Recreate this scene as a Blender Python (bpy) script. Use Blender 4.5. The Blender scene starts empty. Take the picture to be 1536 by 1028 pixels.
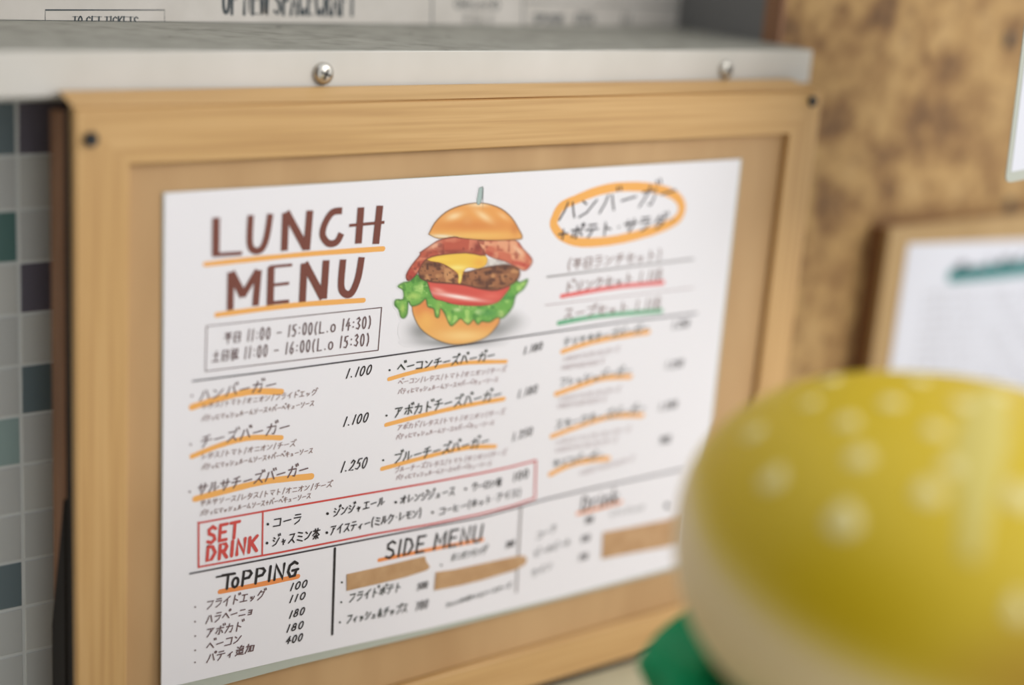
import bpy, bmesh, math, random
import numpy as np
from mathutils import Matrix, Vector
random.seed(7); np.random.seed(7)
SC = bpy.context.scene
COL = SC.collection

# ------------------------------------------------------------------ camera, light, exposure
# wall frame in millimetres: X right, D down, N into the wall (menu panel face is N = 0)
Z0 = 1.30
RM = np.array([[0.79721929, -0.07216537, -0.59936096],
               [-0.11061354, 0.95855924, -0.262543],
               [0.5934695, 0.27560178, 0.75619945]])
CM = np.array([-250.895351, -116.950846, -532.167782])
FPX = 2371.0
def W(x, d, n): return Vector((x / 1000, n / 1000, Z0 - d / 1000))
def wdir(v): return Vector((v[0], v[2], -v[1]))

cam_d = bpy.data.cameras.new('camera'); cam = bpy.data.objects.new('camera', cam_d); COL.objects.link(cam)
rgt, dwn, fwd = wdir(RM[0]), wdir(RM[1]), wdir(RM[2])
m = Matrix.Identity(4)
for i in range(3):
    m[i][0] = rgt[i]; m[i][1] = -dwn[i]; m[i][2] = -fwd[i]; m[i][3] = W(*CM)[i]
cam.matrix_world = m
cam_d.sensor_width = 36; cam_d.lens = FPX * 36 / 1536
cam_d.clip_start = 0.01
cam_d.dof.use_dof = True; cam_d.dof.focus_distance = 0.657; cam_d.dof.aperture_fstop = 2.1
SC.camera = cam

SC.view_settings.view_transform = 'Standard'; SC.view_settings.look = 'None'
SC.view_settings.gamma = 1; SC.view_settings.use_curve_mapping = False
SC.view_settings.exposure = 0.09

world = bpy.data.worlds.new('world'); SC.world = world; world.use_nodes = True
bg = world.node_tree.nodes['Background']
bg.inputs[0].default_value = (0.93, 0.97, 1.0, 1); bg.inputs[1].default_value = 0.95

def area(name, loc, target, size, energy, color):
    l = bpy.data.lights.new(name, 'AREA'); l.shape = 'RECTANGLE'; l.size, l.size_y = size
    l.energy = energy; l.color = color
    o = bpy.data.objects.new(name, l); COL.objects.link(o)
    o.location = loc; o.rotation_euler = (Vector(target) - Vector(loc)).to_track_quat('-Z', 'Y').to_euler()
    return o
area('window_light', W(850, -650, -1100), W(230, 60, 0), (0.9, 0.7), 10.5, (1.0, 0.985, 0.96))

# ------------------------------------------------------------------ helpers
def ray(px, py):
    return RM.T @ np.array([(px - 768) / FPX, (py - 514) / FPX, 1.0])
def un(px, py, n=0.0):                    # point of the wall frame seen at a photo pixel, on the plane N = n
    d = ray(px, py); s = (n - CM[2]) / d[2]; q = CM + s * d
    return q[0], q[1]

def lin(c):
    return tuple(((v / 255) / 12.92 if v / 255 <= 0.04045 else ((v / 255 + 0.055) / 1.055) ** 2.4) for v in c)

def mat(name, rgb, rough=0.6, metal=0.0, noise=None, bump=None, coat=0.0, spec=0.5, alpha=1.0, trans=0.0):
    """procedural principled material; noise=(scale xyz, amount 0..1, dark rgb) mixes a second tone along object coordinates"""
    m = bpy.data.materials.new(name); m.use_nodes = True
    nt = m.node_tree; b = nt.nodes['Principled BSDF']
    c = (*lin(rgb), 1)
    b.inputs['Base Color'].default_value = c; b.inputs['Roughness'].default_value = rough
    b.inputs['Metallic'].default_value = metal; b.inputs['Coat Weight'].default_value = coat
    b.inputs['Specular IOR Level'].default_value = spec; b.inputs['Alpha'].default_value = alpha
    b.inputs['Transmission Weight'].default_value = trans
    if noise or bump:
        tc = nt.nodes.new('ShaderNodeTexCoord')
    if noise:
        sc, stops, det = noise
        mp = nt.nodes.new('ShaderNodeMapping'); mp.inputs['Scale'].default_value = sc
        nt.links.new(tc.outputs['Object'], mp.inputs['Vector'])
        nz = nt.nodes.new('ShaderNodeTexNoise'); nz.inputs['Scale'].default_value = 1; nz.inputs['Detail'].default_value = det
        nt.links.new(mp.outputs[0], nz.inputs['Vector'])
        rp = nt.nodes.new('ShaderNodeValToRGB'); e = rp.color_ramp.elements
        while len(e) < len(stops): e.new(0.5)
        for el, (p, col) in zip(e, stops): el.position = p; el.color = (*lin(col), 1)
        nt.links.new(nz.outputs['Fac'], rp.inputs['Fac']); nt.links.new(rp.outputs[0], b.inputs['Base Color'])
    if bump:
        n2 = nt.nodes.new('ShaderNodeTexNoise'); n2.inputs['Scale'].default_value = bump[0]; n2.inputs['Detail'].default_value = 4
        nt.links.new(tc.outputs['Object'], n2.inputs['Vector'])
        bp = nt.nodes.new('ShaderNodeBump'); bp.inputs['Strength'].default_value = bump[1]; bp.inputs['Distance'].default_value = 0.001
        nt.links.new(n2.outputs['Fac'], bp.inputs['Height']); nt.links.new(bp.outputs[0], b.inputs['Normal'])
    return m

def tag(o, label=None, cat=None, group=None, kind=None):
    if label: o['label'] = label
    if cat: o['category'] = cat
    if group: o['group'] = group
    if kind: o['kind'] = kind
    return o
def obj(name, verts, faces, material, parent=None, smooth=False):
    me = bpy.data.meshes.new(name); me.from_pydata([tuple(v) for v in verts], [], faces); me.update()
    if smooth:
        for p in me.polygons: p.use_smooth = True
    o = bpy.data.objects.new(name, me)
    if material: me.materials.append(material)
    COL.objects.link(o)
    if parent: o.parent = parent
    return o
def empty(name, loc=(0, 0, 0)):
    o = bpy.data.objects.new(name, None); COL.objects.link(o); o.location = loc; o.empty_display_size = 0.02
    return o
def keep(o, parent):                       # parent an object built in world coordinates to an empty that is not at the origin
    o.parent = parent; o.matrix_parent_inverse = Matrix.Translation(-Vector(parent.location)); return o

def box(name, x0, x1, d0, d1, n0, n1, material, parent=None, bev=0.0):
    bm = bmesh.new()
    vs = [bm.verts.new(W(x, d, n)) for x in (x0, x1) for d in (d0, d1) for n in (n0, n1)]
    for f in ((0, 1, 3, 2), (4, 6, 7, 5), (0, 4, 5, 1), (2, 3, 7, 6), (0, 2, 6, 4), (1, 5, 7, 3)):
        bm.faces.new([vs[i] for i in f])
    if bev: bmesh.ops.bevel(bm, geom=list(bm.edges), offset=bev / 1000, segments=3, affect='EDGES', profile=0.5)
    bmesh.ops.recalc_face_normals(bm, faces=bm.faces)
    me = bpy.data.meshes.new(name); bm.to_mesh(me); bm.free(); me.materials.append(material)
    o = bpy.data.objects.new(name, me); COL.objects.link(o)
    if parent: o.parent = parent
    return o

# ------------------------------------------------------------------ materials
M = {}
woodstops = [(0.25, (182, 140, 88)), (0.48, (198, 157, 101)), (0.62, (206, 166, 111)), (0.8, (192, 149, 94))]
M['wood_x'] = mat('pine_grain_across', (190, 150, 100), 0.5, noise=((9, 60, 420), woodstops, 4))
M['wood_z'] = mat('pine_grain_upright', (190, 150, 100), 0.5, noise=((420, 60, 9), woodstops, 4))
M['panel'] = mat('board_panel', (190, 152, 105), 0.6, noise=((30, 30, 8), [(0.3, (180, 142, 97)), (0.7, (197, 160, 114))], 3))
M['dark_gap'] = mat('dark_core', (38, 32, 28), 0.9)
M['batten'] = mat('brown_batten', (140, 100, 72), 0.7, noise=((200, 60, 12), [(0.3, (122, 84, 58)), (0.7, (152, 110, 80))], 3))
M['black'] = mat('black_screw', (22, 24, 28), 0.45)
M['shelf'] = mat('painted_shelf', (205, 200, 192), 0.45, noise=((20, 20, 20), [(0.3, (200, 195, 186)), (0.7, (212, 207, 200))], 3))
M['shelf_top'] = mat('dusty_shelf_top', (150, 148, 138), 0.7, noise=((90, 90, 90), [(0.25, (122, 120, 110)), (0.5, (146, 144, 134)), (0.8, (160, 157, 147))], 6))
M['steel'] = mat('steel', (196, 190, 180), 0.3, 1.0)
M['slot'] = mat('slot_dark', (42, 38, 36), 0.9, spec=0.1)
M['newsprint'] = mat('newsprint', (206, 199, 190), 0.85, noise=((60, 60, 60), [(0.3, (200, 193, 184)), (0.7, (211, 204, 196))], 4))
M['news_ink'] = mat('news_ink', (62, 70, 74), 0.8)
M['news_ink2'] = mat('news_ink_faint', (140, 140, 136), 0.8)
M['grey_side'] = mat('grey_side', (120, 120, 120), 0.8)
M['grout'] = mat('grout', (228, 232, 230), 0.8)
M['cream_wall'] = mat('cream_wall', (205, 195, 165), 0.7, noise=((20, 20, 20), [(0.3, (198, 188, 158)), (0.7, (210, 200, 172))], 3))
M['counter'] = mat('counter', (205, 192, 168), 0.5, noise=((10, 60, 200), [(0.3, (196, 182, 156)), (0.7, (212, 200, 178))], 3))
M['paper'] = mat('paper', (236, 233, 237), 0.55, bump=(60, 0.05))
M['film'] = mat('laminate_film', (196, 202, 190), 0.25, alpha=0.75)
M['tape'] = mat('kraft_tape', (190, 150, 108), 0.55, noise=((150, 150, 150), [(0.3, (182, 141, 98)), (0.7, (197, 158, 116))], 3))
def ink(n, c): M[n] = mat(n, c, 0.7, spec=0.2)
ink('title_ink', (124, 76, 66)); ink('black_ink', (52, 48, 48)); ink('green_black_ink', (62, 66, 60)); ink('brown_ink', (142, 116, 110))
ink('faint_ink', (172, 150, 150)); ink('box_ink', (112, 90, 90)); ink('line_ink', (78, 74, 78))
ink('orange', (242, 178, 100)); ink('deep_orange', (236, 148, 86)); ink('red', (208, 84, 78)); ink('pink_red', (232, 120, 118))
ink('green_marker', (110, 178, 138)); ink('teal', (40, 122, 120)); ink('grey_ink', (165, 160, 160))

def osb_material():
    m = bpy.data.materials.new('particle_board'); m.use_nodes = True; nt = m.node_tree; b = nt.nodes['Principled BSDF']
    b.inputs['Roughness'].default_value = 0.8
    tc = nt.nodes.new('ShaderNodeTexCoord')
    def noise(scale, det, stops):
        n = nt.nodes.new('ShaderNodeTexNoise'); n.inputs['Scale'].default_value = scale; n.inputs['Detail'].default_value = det
        nt.links.new(tc.outputs['Object'], n.inputs['Vector'])
        r = nt.nodes.new('ShaderNodeValToRGB'); e = r.color_ramp.elements
        while len(e) < len(stops): e.new(0.5)
        for el, (p, c) in zip(e, stops): el.position = p; el.color = (*lin(c), 1)
        nt.links.new(n.outputs['Fac'], r.inputs['Fac']); return r
    a = noise(42, 4, [(0.30, (112, 82, 54)), (0.43, (154, 119, 76)), (0.56, (182, 148, 98)), (0.75, (194, 162, 114))])
    c = noise(110, 5, [(0.30, (150, 122, 98)), (0.48, (235, 228, 215)), (0.8, (255, 252, 245))])
    mx = nt.nodes.new('ShaderNodeMix'); mx.data_type = 'RGBA'; mx.blend_type = 'MULTIPLY'; mx.inputs[0].default_value = 0.75
    nt.links.new(a.outputs[0], mx.inputs[6]); nt.links.new(c.outputs[0], mx.inputs[7])
    nt.links.new(mx.outputs[2], b.inputs['Base Color'])
    return m
M['osb'] = osb_material()

# ------------------------------------------------------------------ the setting
NT = 45.0                                   # face of the mosaic tiles
tag(box('wall_back', -540, 352, -36, 330, NT + 0.1, 90, M['grout']), kind='structure')
wall_back = bpy.data.objects['wall_back']
tag(box('wall_right', 352, 760, -420, 330, 35, 46, M['osb']), kind='structure')
tag(box('trim_1', 350.6, 353.5, -420, -50.8, 34.4, 46, M['batten']), kind='structure')
tag(box('wall_niche_side', 351, 366, -420, -50.8, 46, 112, M['grey_side']), kind='structure')
tag(box('wall_niche_back', -540, 366, -420, -31, 112, 125, M['grout']), kind='structure')
tag(box('wall_lower', -60, 420, 252.5, 330, 22, 35, M['cream_wall']), kind='structure')
M['dark_blocker'] = mat('blocker_dark', (88, 74, 62), 0.8)
tag(box('wall_left_blocker', -560, -540, -900, 1300, -1100, 125, M['dark_blocker']), kind='structure')  # unseen side wall, added to cut the light from the left
tag(box('floor', -900, 900, 1300, 1320, -1500, 125, M['counter']), kind='structure')

# mosaic tiles, each one a piece of the wall
x_a = un(28, 400, NT)[0]; d_a = un(28, 154, NT)[1]
P = (un(28, 844, NT)[1] - d_a) / 9
tile_mats = {k: mat('tile_' + k, c, 0.3) for k, c in dict(grey=(205, 208, 206), light=(212, 214, 210), plum=(108, 104, 116), slate=(112, 128, 134), sea=(90, 126, 122), teal=(156, 180, 178)).items()}
special = {(0, 0): 'slate', (0, 2): 'sea', (0, 6): 'teal', (0, 9): 'slate', (1, 0): 'plum', (1, 3): 'plum', (1, 5): 'slate', (-1, 4): 'sea', (-1, 8): 'plum', (2, 7): 'teal', (2, 2): 'slate'}
tile_mesh = {}
for c in range(-2, 5):
    for r in range(0, 14):
        k = special.get((c, r), 'grey' if (c * 7 + r * 5) % 3 else 'light')
        # column 0 ends just left of the grout line at x_a, column 1 starts right of it
        xc = x_a + (c - 0.5) * P; dc = d_a + (r + 0.47) * P
        if k not in tile_mesh:
            t = box('tile', -P / 2 + .7, P / 2 - .7, 1300 - P / 2 + .7, 1300 + P / 2 - .7, -1.3, 1.0, tile_mats[k], wall_back, 0.3)
            tile_mesh[k] = t.data
        else:
            t = bpy.data.objects.new('tile', tile_mesh[k]); COL.objects.link(t); t.parent = wall_back
        t.location = (xc / 1000, (NT + 1.0) / 1000, Z0 - dc / 1000)

# ------------------------------------------------------------------ the shelf
SF = 12.0
shelf = empty('shelf', W(70, -31, SF))
tag(shelf, 'white painted metal shelf running above the framed lunch menu', 'shelf')
keep(box('front_strip', -220, 352.5, -50.3, -34.2, SF, SF + 2, M['shelf'], bev=0.4), shelf)
tp = keep(box('shelf_top', -220, 352, -50.7, -49, SF + 0.4, 111.5, M['shelf_top'], bev=0.3), shelf)
keep(box('underside', -220, 351.5, -40, -35, SF + 2.2, 44, M['shelf']), shelf)
for (px, py, r) in ((418, 41, .9), (617, 50, .7), (672, 55, .8), (255, 55, .6)):       # grime specks on the shelf top
    dd = ray(px, py); s = (-50.75 - CM[1]) / dd[1]; q = CM + s * dd
    vs = [W(q[0] + r * 1.6 * math.cos(a), -50.85, q[2] + r * math.sin(a)) for a in [i * math.pi / 4 for i in range(8)]]
    keep(obj('grime_speck', vs, [tuple(range(8))], M['slot']), shelf)

def screw(px, py, n, r, rot, label):
    x, d = un(px, py, n)
    e = empty('pan_head_screw', W(x, d, n)); tag(e, label, 'screw')
    vs, fs = [], []; NS = 28; NR = 8
    for j in range(NR + 1):
        a = j / NR * math.pi / 2; rr = r * math.cos(a) ** 0.9 if j < NR else 0.0001; hh = 2.2 * math.sin(a) + 0.7
        if j == 0: hh = 0
        for i in range(NS):
            t = i / NS * 2 * math.pi; vs.append(W(x + rr * math.cos(t), d + rr * math.sin(t), n - hh))
    for j in range(NR):
        for i in range(NS): fs.append((j * NS + i, j * NS + (i + 1) % NS, (j + 1) * NS + (i + 1) % NS, (j + 1) * NS + i))
    keep(obj('screw_head', vs, fs, M['steel'], smooth=True), e)
    # cross recess: a star-shaped dark pit standing just proud of the dome top
    pts = []
    for k in range(4):
        a = rot + k * math.pi / 2
        pts += [(2.4 * math.cos(a - .17), 2.4 * math.sin(a - .17)), (2.4 * math.cos(a + .17), 2.4 * math.sin(a + .17)), (.65 * math.cos(a + math.pi / 4), .55 * math.sin(a + math.pi / 4))]
    vs = [W(x + p, d + q, n - 3.02 + 0.03 * (p * p + q * q)) for p, q in pts] + [W(x, d, n - 3.02)]
    k = len(pts); keep(obj('cross_slot', vs, [(i, (i + 1) % k, k) for i in range(k)], M['slot']), e)
    return e
screw(484, 110, SF, 4.5, 0.35, 'sharp shiny cross-head screw in the shelf front, above the lunch menu title')
screw(1088, 104, SF, 4.4, 0.9, 'blurred cross-head screw near the right end of the white shelf front')

# ------------------------------------------------------------------ strokes: marker lines drawn on a surface
class Surf:
    def __init__(s, nfun): s.nf = nfun
    def at(s, px, py, lift=0.0):
        n = s.nf(0, 0)
        for _ in range(6):
            x, d = un(px, py, n - lift); n = s.nf(x, d)
        return np.array([x, d, n - lift])

class Ink:
    def __init__(s, surf, lift): s.v = []; s.f = []; s.surf = surf; s.lift = lift; s.k = 0; s.marks = []; s.caps = True
    def mark(s, kind=None): s.marks.append((len(s.v), len(s.f), kind))
    def pt(s, a): s.v.append(W(*a)); return len(s.v) - 1
    def stroke(s, pts, w, wfun=None, jag=0.0):
        """polyline in photo pixels, laid onto the surface as a ribbon of w pixels (converted to millimetres there)"""
        s.k += 1; lift = s.lift + (s.k % 40) * 0.0015
        P3 = [s.surf.at(px, py, lift) for px, py in pts]
        P3 = [p for i, p in enumerate(P3) if i == 0 or np.linalg.norm(p - P3[i - 1]) > 1e-4]
        if len(P3) < 2: P3.append(P3[0] + np.array([.1, 0, 0]))
        n = len(P3); L = []; Rr = []
        for i, p in enumerate(P3):
            a = P3[max(i - 1, 0)]; b = P3[min(i + 1, n - 1)]
            t = (b - a)[:2]; t = t / (np.linalg.norm(t) + 1e-9); nn = np.array([-t[1], t[0], 0])
            z = float(RM[2] @ (p - CM)); hw = 0.5 * w * z / FPX
            if wfun: hw *= wfun(t)
            if jag: hw *= 1 + random.uniform(-jag, jag)
            if 0 < i < n - 1:
                t1 = (p - a)[:2]; t1 /= np.linalg.norm(t1) + 1e-9; c = abs(float(t1 @ t)); hw /= max(c, 0.6)
            L.append(s.pt(p + nn * hw)); Rr.append(s.pt(p - nn * hw))
            if s.caps and i in (0, n - 1):
                sg = -1 if i == 0 else 1; t3 = np.array([t[0], t[1], 0]) * sg
                cap = [L[-1]] + [s.pt(p + nn * hw * math.cos(q) + t3 * hw * math.sin(q)) for q in (math.pi / 5, 2 * math.pi / 5, 3 * math.pi / 5, 4 * math.pi / 5)] + [Rr[-1]]
                s.f.append(tuple(cap) if sg < 0 else tuple(cap[::-1]))
        for i in range(n - 1): s.f.append((L[i], L[i + 1], Rr[i + 1], Rr[i]))
    def poly(s, pts):
        s.f.append(tuple(s.pt(s.surf.at(x, y, s.lift)) for x, y in pts))
    def dot(s, x, y, r):
        s.mark('bullet_point')
        s.poly([(x + r * math.cos(a), y + r * math.sin(a)) for a in [i * math.pi / 5 for i in range(10)]])
    def build(s, name, material, parent):
        marks = [m_ for m_ in s.marks] or [(0, 0, None)]
        if marks[0][1] > 0: marks = [(0, 0, None)] + marks
        marks.append((len(s.v), len(s.f), None)); o = None
        for (v0, f0, kd), (v1, f1, _) in zip(marks[:-1], marks[1:]):
            if f1 > f0:
                o = keep(obj(kd or name, s.v[v0:v1], [tuple(i - v0 for i in f) for f in s.f[f0:f1]], material), parent)
        return o

def smooth(pts, k=5):
    pts = [np.array(p, float) for p in pts]; out = []
    for i in range(len(pts) - 1):
        p0 = pts[max(i - 1, 0)]; p1 = pts[i]; p2 = pts[i + 1]; p3 = pts[min(i + 2, len(pts) - 1)]
        for j in range(k):
            t = j / k
            out.append(tuple(0.5 * (2 * p1 + (p2 - p0) * t + (2 * p0 - 5 * p1 + 4 * p2 - p3) * t * t + (3 * p1 - p0 - 3 * p2 + p3) * t ** 3)))
    out.append(tuple(pts[-1])); return out

# stroke alphabet: glyphs on a unit square, y up
def S(t):
    return [[tuple(float(v) for v in p.split(',')) for p in st.split()] for st in t.split(';')]
def oval(cx, cy, rx, ry, n=12, a0=90):
    return [(cx + rx * math.cos(math.radians(a0 + i * 360 / n)), cy + ry * math.sin(math.radians(a0 + i * 360 / n))) for i in range(n + 1)]
G = {k: S(v) for k, v in {
 'ハ': '.35,.85 .28,.5 .08,.1;.6,.85 .75,.5 .92,.15', 'ン': '.12,.8 .35,.65;.1,.1 .5,.25 .92,.75',
 'カ': '.1,.7 .88,.7 .85,.35 .75,.05 .6,.12;.45,.95 .42,.6 .1,.05', 'ー': '.1,.46 .9,.54',
 'チ': '.75,.95 .45,.85 .2,.82;.05,.55 .95,.58;.52,.85 .52,.4 .25,.02', 'ス': '.15,.85 .8,.87 .6,.5 .08,.08;.55,.42 .9,.08',
 'サ': '.05,.65 .95,.67;.3,.9 .3,.35;.72,.95 .72,.5 .4,.02', 'ル': '.3,.85 .28,.4 .05,.08;.58,.9 .58,.12 .95,.45',
 'ヘ': '.05,.35 .38,.75 .95,.2', 'コ': '.12,.8 .85,.8 .85,.12;.1,.12 .85,.12', 'ア': '.08,.85 .9,.85 .6,.55;.5,.7 .45,.35 .2,.02',
 'ホ': '.08,.7 .92,.7;.5,.95 .5,.05 .38,.12;.28,.5 .1,.2;.7,.5 .9,.2', 'ト': '.35,.95 .35,.03;.35,.6 .8,.4',
 'フ': '.1,.82 .88,.82 .7,.4 .25,.03', 'レ': '.2,.9 .2,.1 .9,.5', 'タ': '.4,.95 .08,.45;.35,.8 .88,.8 .65,.35 .2,.02;.35,.5 .7,.4',
 'マ': '.08,.82 .92,.82 .5,.35;.3,.5 .65,.12', 'オ': '.05,.7 .95,.7;.62,.95 .62,.05 .5,.1;.6,.68 .08,.15', 'ニ': '.2,.72 .8,.72;.08,.18 .92,.18',
 'ラ': '.2,.92 .8,.92;.1,.65 .88,.65 .7,.3 .25,.03', 'イ': '.85,.95 .1,.45;.55,.7 .55,.03', 'エ': '.15,.82 .85,.82;.5,.82 .5,.15;.05,.12 .95,.14',
 'ツ': '.1,.8 .22,.5;.42,.85 .5,.55;.9,.8 .75,.4 .3,.05', 'ク': '.4,.95 .08,.5;.35,.8 .88,.8 .65,.35 .2,.02',
 'テ': '.22,.9 .78,.9;.05,.6 .95,.6;.55,.6 .48,.3 .25,.02', 'に': '.18,.9 .14,.5 .18,.08;.45,.7 .88,.72;.45,.3 .5,.15 .9,.15',
 'シ': '.15,.88 .35,.75;.08,.6 .28,.48;.12,.08 .5,.2 .92,.75', 'ユ': '.2,.75 .75,.75 .7,.15;.05,.15 .95,.15',
 'ム': '.48,.9 .15,.15 .85,.2;.65,.45 .92,.05', 'ソ': '.15,.85 .3,.55;.85,.9 .7,.4 .3,.03', 'キ': '.12,.68 .85,.75;.08,.4 .92,.47;.42,.95 .58,.03',
 'ヨ': '.15,.85 .85,.85 .85,.1;.2,.48 .85,.48;.12,.1 .85,.1', 'ヤ': '.08,.62 .9,.75 .65,.45;.35,.92 .52,.03',
 'ミ': '.2,.9 .8,.78;.2,.6 .75,.48;.12,.28 .85,.08', 'モ': '.15,.82 .85,.82;.08,.5 .92,.5;.45,.82 .45,.12 .9,.12',
 'リ': '.25,.85 .25,.4;.75,.9 .75,.45 .4,.03', 'セ': '.05,.5 .9,.68 .7,.4;.38,.92 .38,.12 .88,.12',
 'ウ': '.5,.97 .5,.8;.12,.5 .12,.78 .88,.78 .75,.35 .35,.02', 'ロ': '.12,.8 .88,.8 .88,.12 .12,.12 .12,.8', 'ヒ': '.2,.9 .2,.12 .88,.12;.2,.5 .8,.65',
 'の': '.55,.8 .35,.15 .12,.3 .2,.7 .6,.85 .9,.55 .8,.2 .6,.05', 'み': '.2,.85 .6,.85 .3,.2 .1,.3 .3,.5 .95,.35;.75,.6 .65,.05',
 '茶': '.05,.82 .95,.82;.33,.97 .33,.7;.67,.97 .67,.7;.5,.7 .05,.38;.5,.7 .95,.38;.2,.32 .8,.32;.5,.5 .5,0;.35,.22 .15,.05;.65,.22 .85,.05',
 '追': '.1,.9 .2,.78;.05,.6 .25,.6 .12,.35 .25,.2;.02,.02 .2,.15 .95,.02;.55,.98 .45,.85;.4,.82 .85,.82 .85,.6 .4,.6;.4,.82 .4,.2;.4,.45 .88,.45 .88,.22 .4,.22',
 '加': '.05,.7 .5,.7 .45,.1 .35,.15;.27,.95 .25,.5 .05,.05;.62,.7 .62,.12;.62,.7 .95,.7 .95,.12;.62,.15 .95,.15',
 '平': '.1,.88 .9,.88;.25,.75 .35,.6;.75,.75 .65,.6;.03,.45 .97,.45;.5,.88 .5,0', '日': '.18,.9 .82,.9 .82,.05 .18,.05 .18,.9;.18,.48 .82,.48',
 '土': '.2,.6 .8,.6;.5,.95 .5,.08;.05,.06 .95,.06',
 '祝': '.15,.95 .25,.85;.03,.7 .38,.7 .05,.3;.22,.5 .22,0;.25,.45 .38,.35;.5,.9 .9,.9 .9,.55 .5,.55 .5,.9;.62,.55 .6,.25 .42,.02;.76,.55 .76,.1 .98,.1 .98,.25',
 '/': '.75,1 .25,0', '+': '.1,.5 .9,.5;.5,.85 .5,.15', '-': '.15,.45 .85,.45', '(': '.75,1.02 .4,.7 .35,.3 .65,-.05', ')': '.25,1.02 .6,.7 .65,.3 .35,-.05',
 ':': '.5,.68 .5,.62;.5,.25 .5,.19', '.': '.4,.06 .5,.02', ' ': '.0,.0 .0,.0', '&': '.9,.05 .3,.7 .45,.95 .6,.75 .15,.3 .35,.02 .85,.45',
 '1': '.6,1 .4,0', '2': '.15,.75 .4,1 .8,.85 .7,.5 .1,.03 .9,.03', '3': '.15,.88 .5,1 .8,.8 .4,.53 .82,.3 .5,0 .1,.12', '4': '.6,1 .1,.35 .95,.38;.7,.65 .6,0',
 '5': '.85,.98 .3,.95 .2,.55 .6,.6 .85,.3 .5,0 .1,.08', '6': '.7,1 .25,.55 .15,.2 .5,0 .85,.2 .7,.48 .25,.4', '7': '.1,.95 .85,.95 .4,0',
 'A': '.05,0 .5,1 .95,0;.2,.35 .8,.35', 'C': '.9,.85 .6,1 .2,.8 .1,.4 .35,.02 .65,.02 .9,.2', 'D': '.12,1 .12,0 .6,.08 .92,.5 .6,.92 .12,1',
 'E': '.15,1 .15,0;.15,.98 .88,.98;.15,.52 .75,.52;.15,.02 .9,.02', 'F': '.15,1 .15,0;.15,.97 .88,.97;.15,.52 .7,.52',
 'G': '.88,.85 .6,1 .2,.8 .1,.4 .35,.02 .75,.05 .85,.42;.5,.42 1.02,.45', 'H': '.12,1 .12,0;.88,1 .88,0;.12,.5 .88,.5', 'I': '.5,1 .5,0',
 'K': '.12,1 .12,0;.88,1 .12,.45;.35,.6 .92,0', 'L': '.15,1 .15,0;.15,.02 .88,.02', 'M': '.08,0 .12,1 .5,.35 .88,1 .92,0', 'N': '.12,0 .12,1 .88,0 .88,1',
 'P': '.15,0 .15,1 .7,.95 .88,.75 .7,.5 .15,.45', 'R': '.15,0 .15,1 .7,.95 .85,.75 .7,.52 .15,.48;.45,.48 .92,0',
 'S': '.88,.85 .55,1 .15,.85 .2,.6 .75,.42 .88,.18 .5,0 .1,.12', 'T': '.02,.97 .98,.97;.5,.97 .5,0', 'U': '.12,1 .12,.25 .35,0 .65,0 .88,.25 .88,1',
 'W': '.02,1 .25,0 .5,.8 .75,0 .98,1', 'Y': '.05,1 .5,.5 .95,1;.5,.5 .5,0', 'r': '.3,.6 .3,0;.3,.4 .55,.62 .85,.55', 'i': '.5,.6 .5,0;.5,.85 .5,.8',
 'n': '.2,.6 .2,0;.2,.4 .55,.62 .8,.45 .8,0', 'k': '.2,1 .2,0;.75,.6 .2,.25;.4,.35 .85,0', 's': '.8,.52 .5,.62 .2,.48 .75,.2 .5,0 .15,.1',
}.items()}
G['9'] = [oval(.5, .72, .3, .27) , [(.8, .75), (.7, .3), (.45, 0)]]; G['0'] = [oval(.5, .5, .36, .5)]; G['8'] = [oval(.5, .74, .27, .25), oval(.5, .25, .36, .25)]; G['O'] = [oval(.5, .5, .42, .5)]; G['o'] = [oval(.5, .32, .4, .32)]
G['・'] = [[(.45, .5), (.55, .5)]]
DAK = S('.78,1.12 .86,.94;.97,1.16 1.05,.98'); HAN = [oval(.95, 1.0, .1, .1, 8)]
for k, b in zip('バガズベボドブグジダビデゴ', 'ハカスヘホトフクシタヒテコ'): G[k] = G[b] + DAK
for k, b in zip('パペポプピ', 'ハヘホフヒ'): G[k] = G[b] + HAN
for k, b in zip('ッィュャョァ', 'ツイユヤヨア'): G[k] = [[(.18 + x * .62, y * .58) for x, y in st] for st in G[b]]
WD = {c: .58 for c in '0123456789'}; WD.update({c: .35 for c in ':./()I'}); WD.update({' ': .4, '1': .36, '・': .5, '-': .7, '/': .6, '(': .45, ')': .45, 'M': 1.2, 'W': 1.25, 'i': .4, 'o': .66, 'L': .75, '+': .8})

def write(inkb, text, p0, p1, h, w, lean=0.12, jit=0.03, gap=0.14, wfun=None, upper=False, serif=0.0):
    """write text on a baseline between two photo pixels, cap height h pixels, stroke w pixels"""
    inkb.mark()
    ws = [WD.get(c, 1.0) for c in text]; tot = sum(ws) + gap * (len(ws) - 1)
    p0 = np.array(p0, float); p1 = np.array(p1, float); u = (p1 - p0) / tot
    up = np.array([lean * h, -h]); x = 0
    for c, cw in zip(text, ws):
        if c != ' ':
            for st in G[c]:
                q = []
                jx, jy = random.uniform(-jit, jit), random.uniform(-jit, jit)
                for gx, gy in st:
                    q.append(tuple(p0 + u * (x + (gx + jx) * cw) + up * (gy + jy)))
                if len(st) > 9: pass
                inkb.stroke(q, w, wfun)
                if serif:
                    for (gx, gy) in (st[0], st[-1]):
                        c0 = p0 + u * (x + gx * cw) + up * gy
                        inkb.stroke([tuple(c0 - u * serif), tuple(c0 + u * serif)], w * 0.3)
        x += cw + gap

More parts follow.
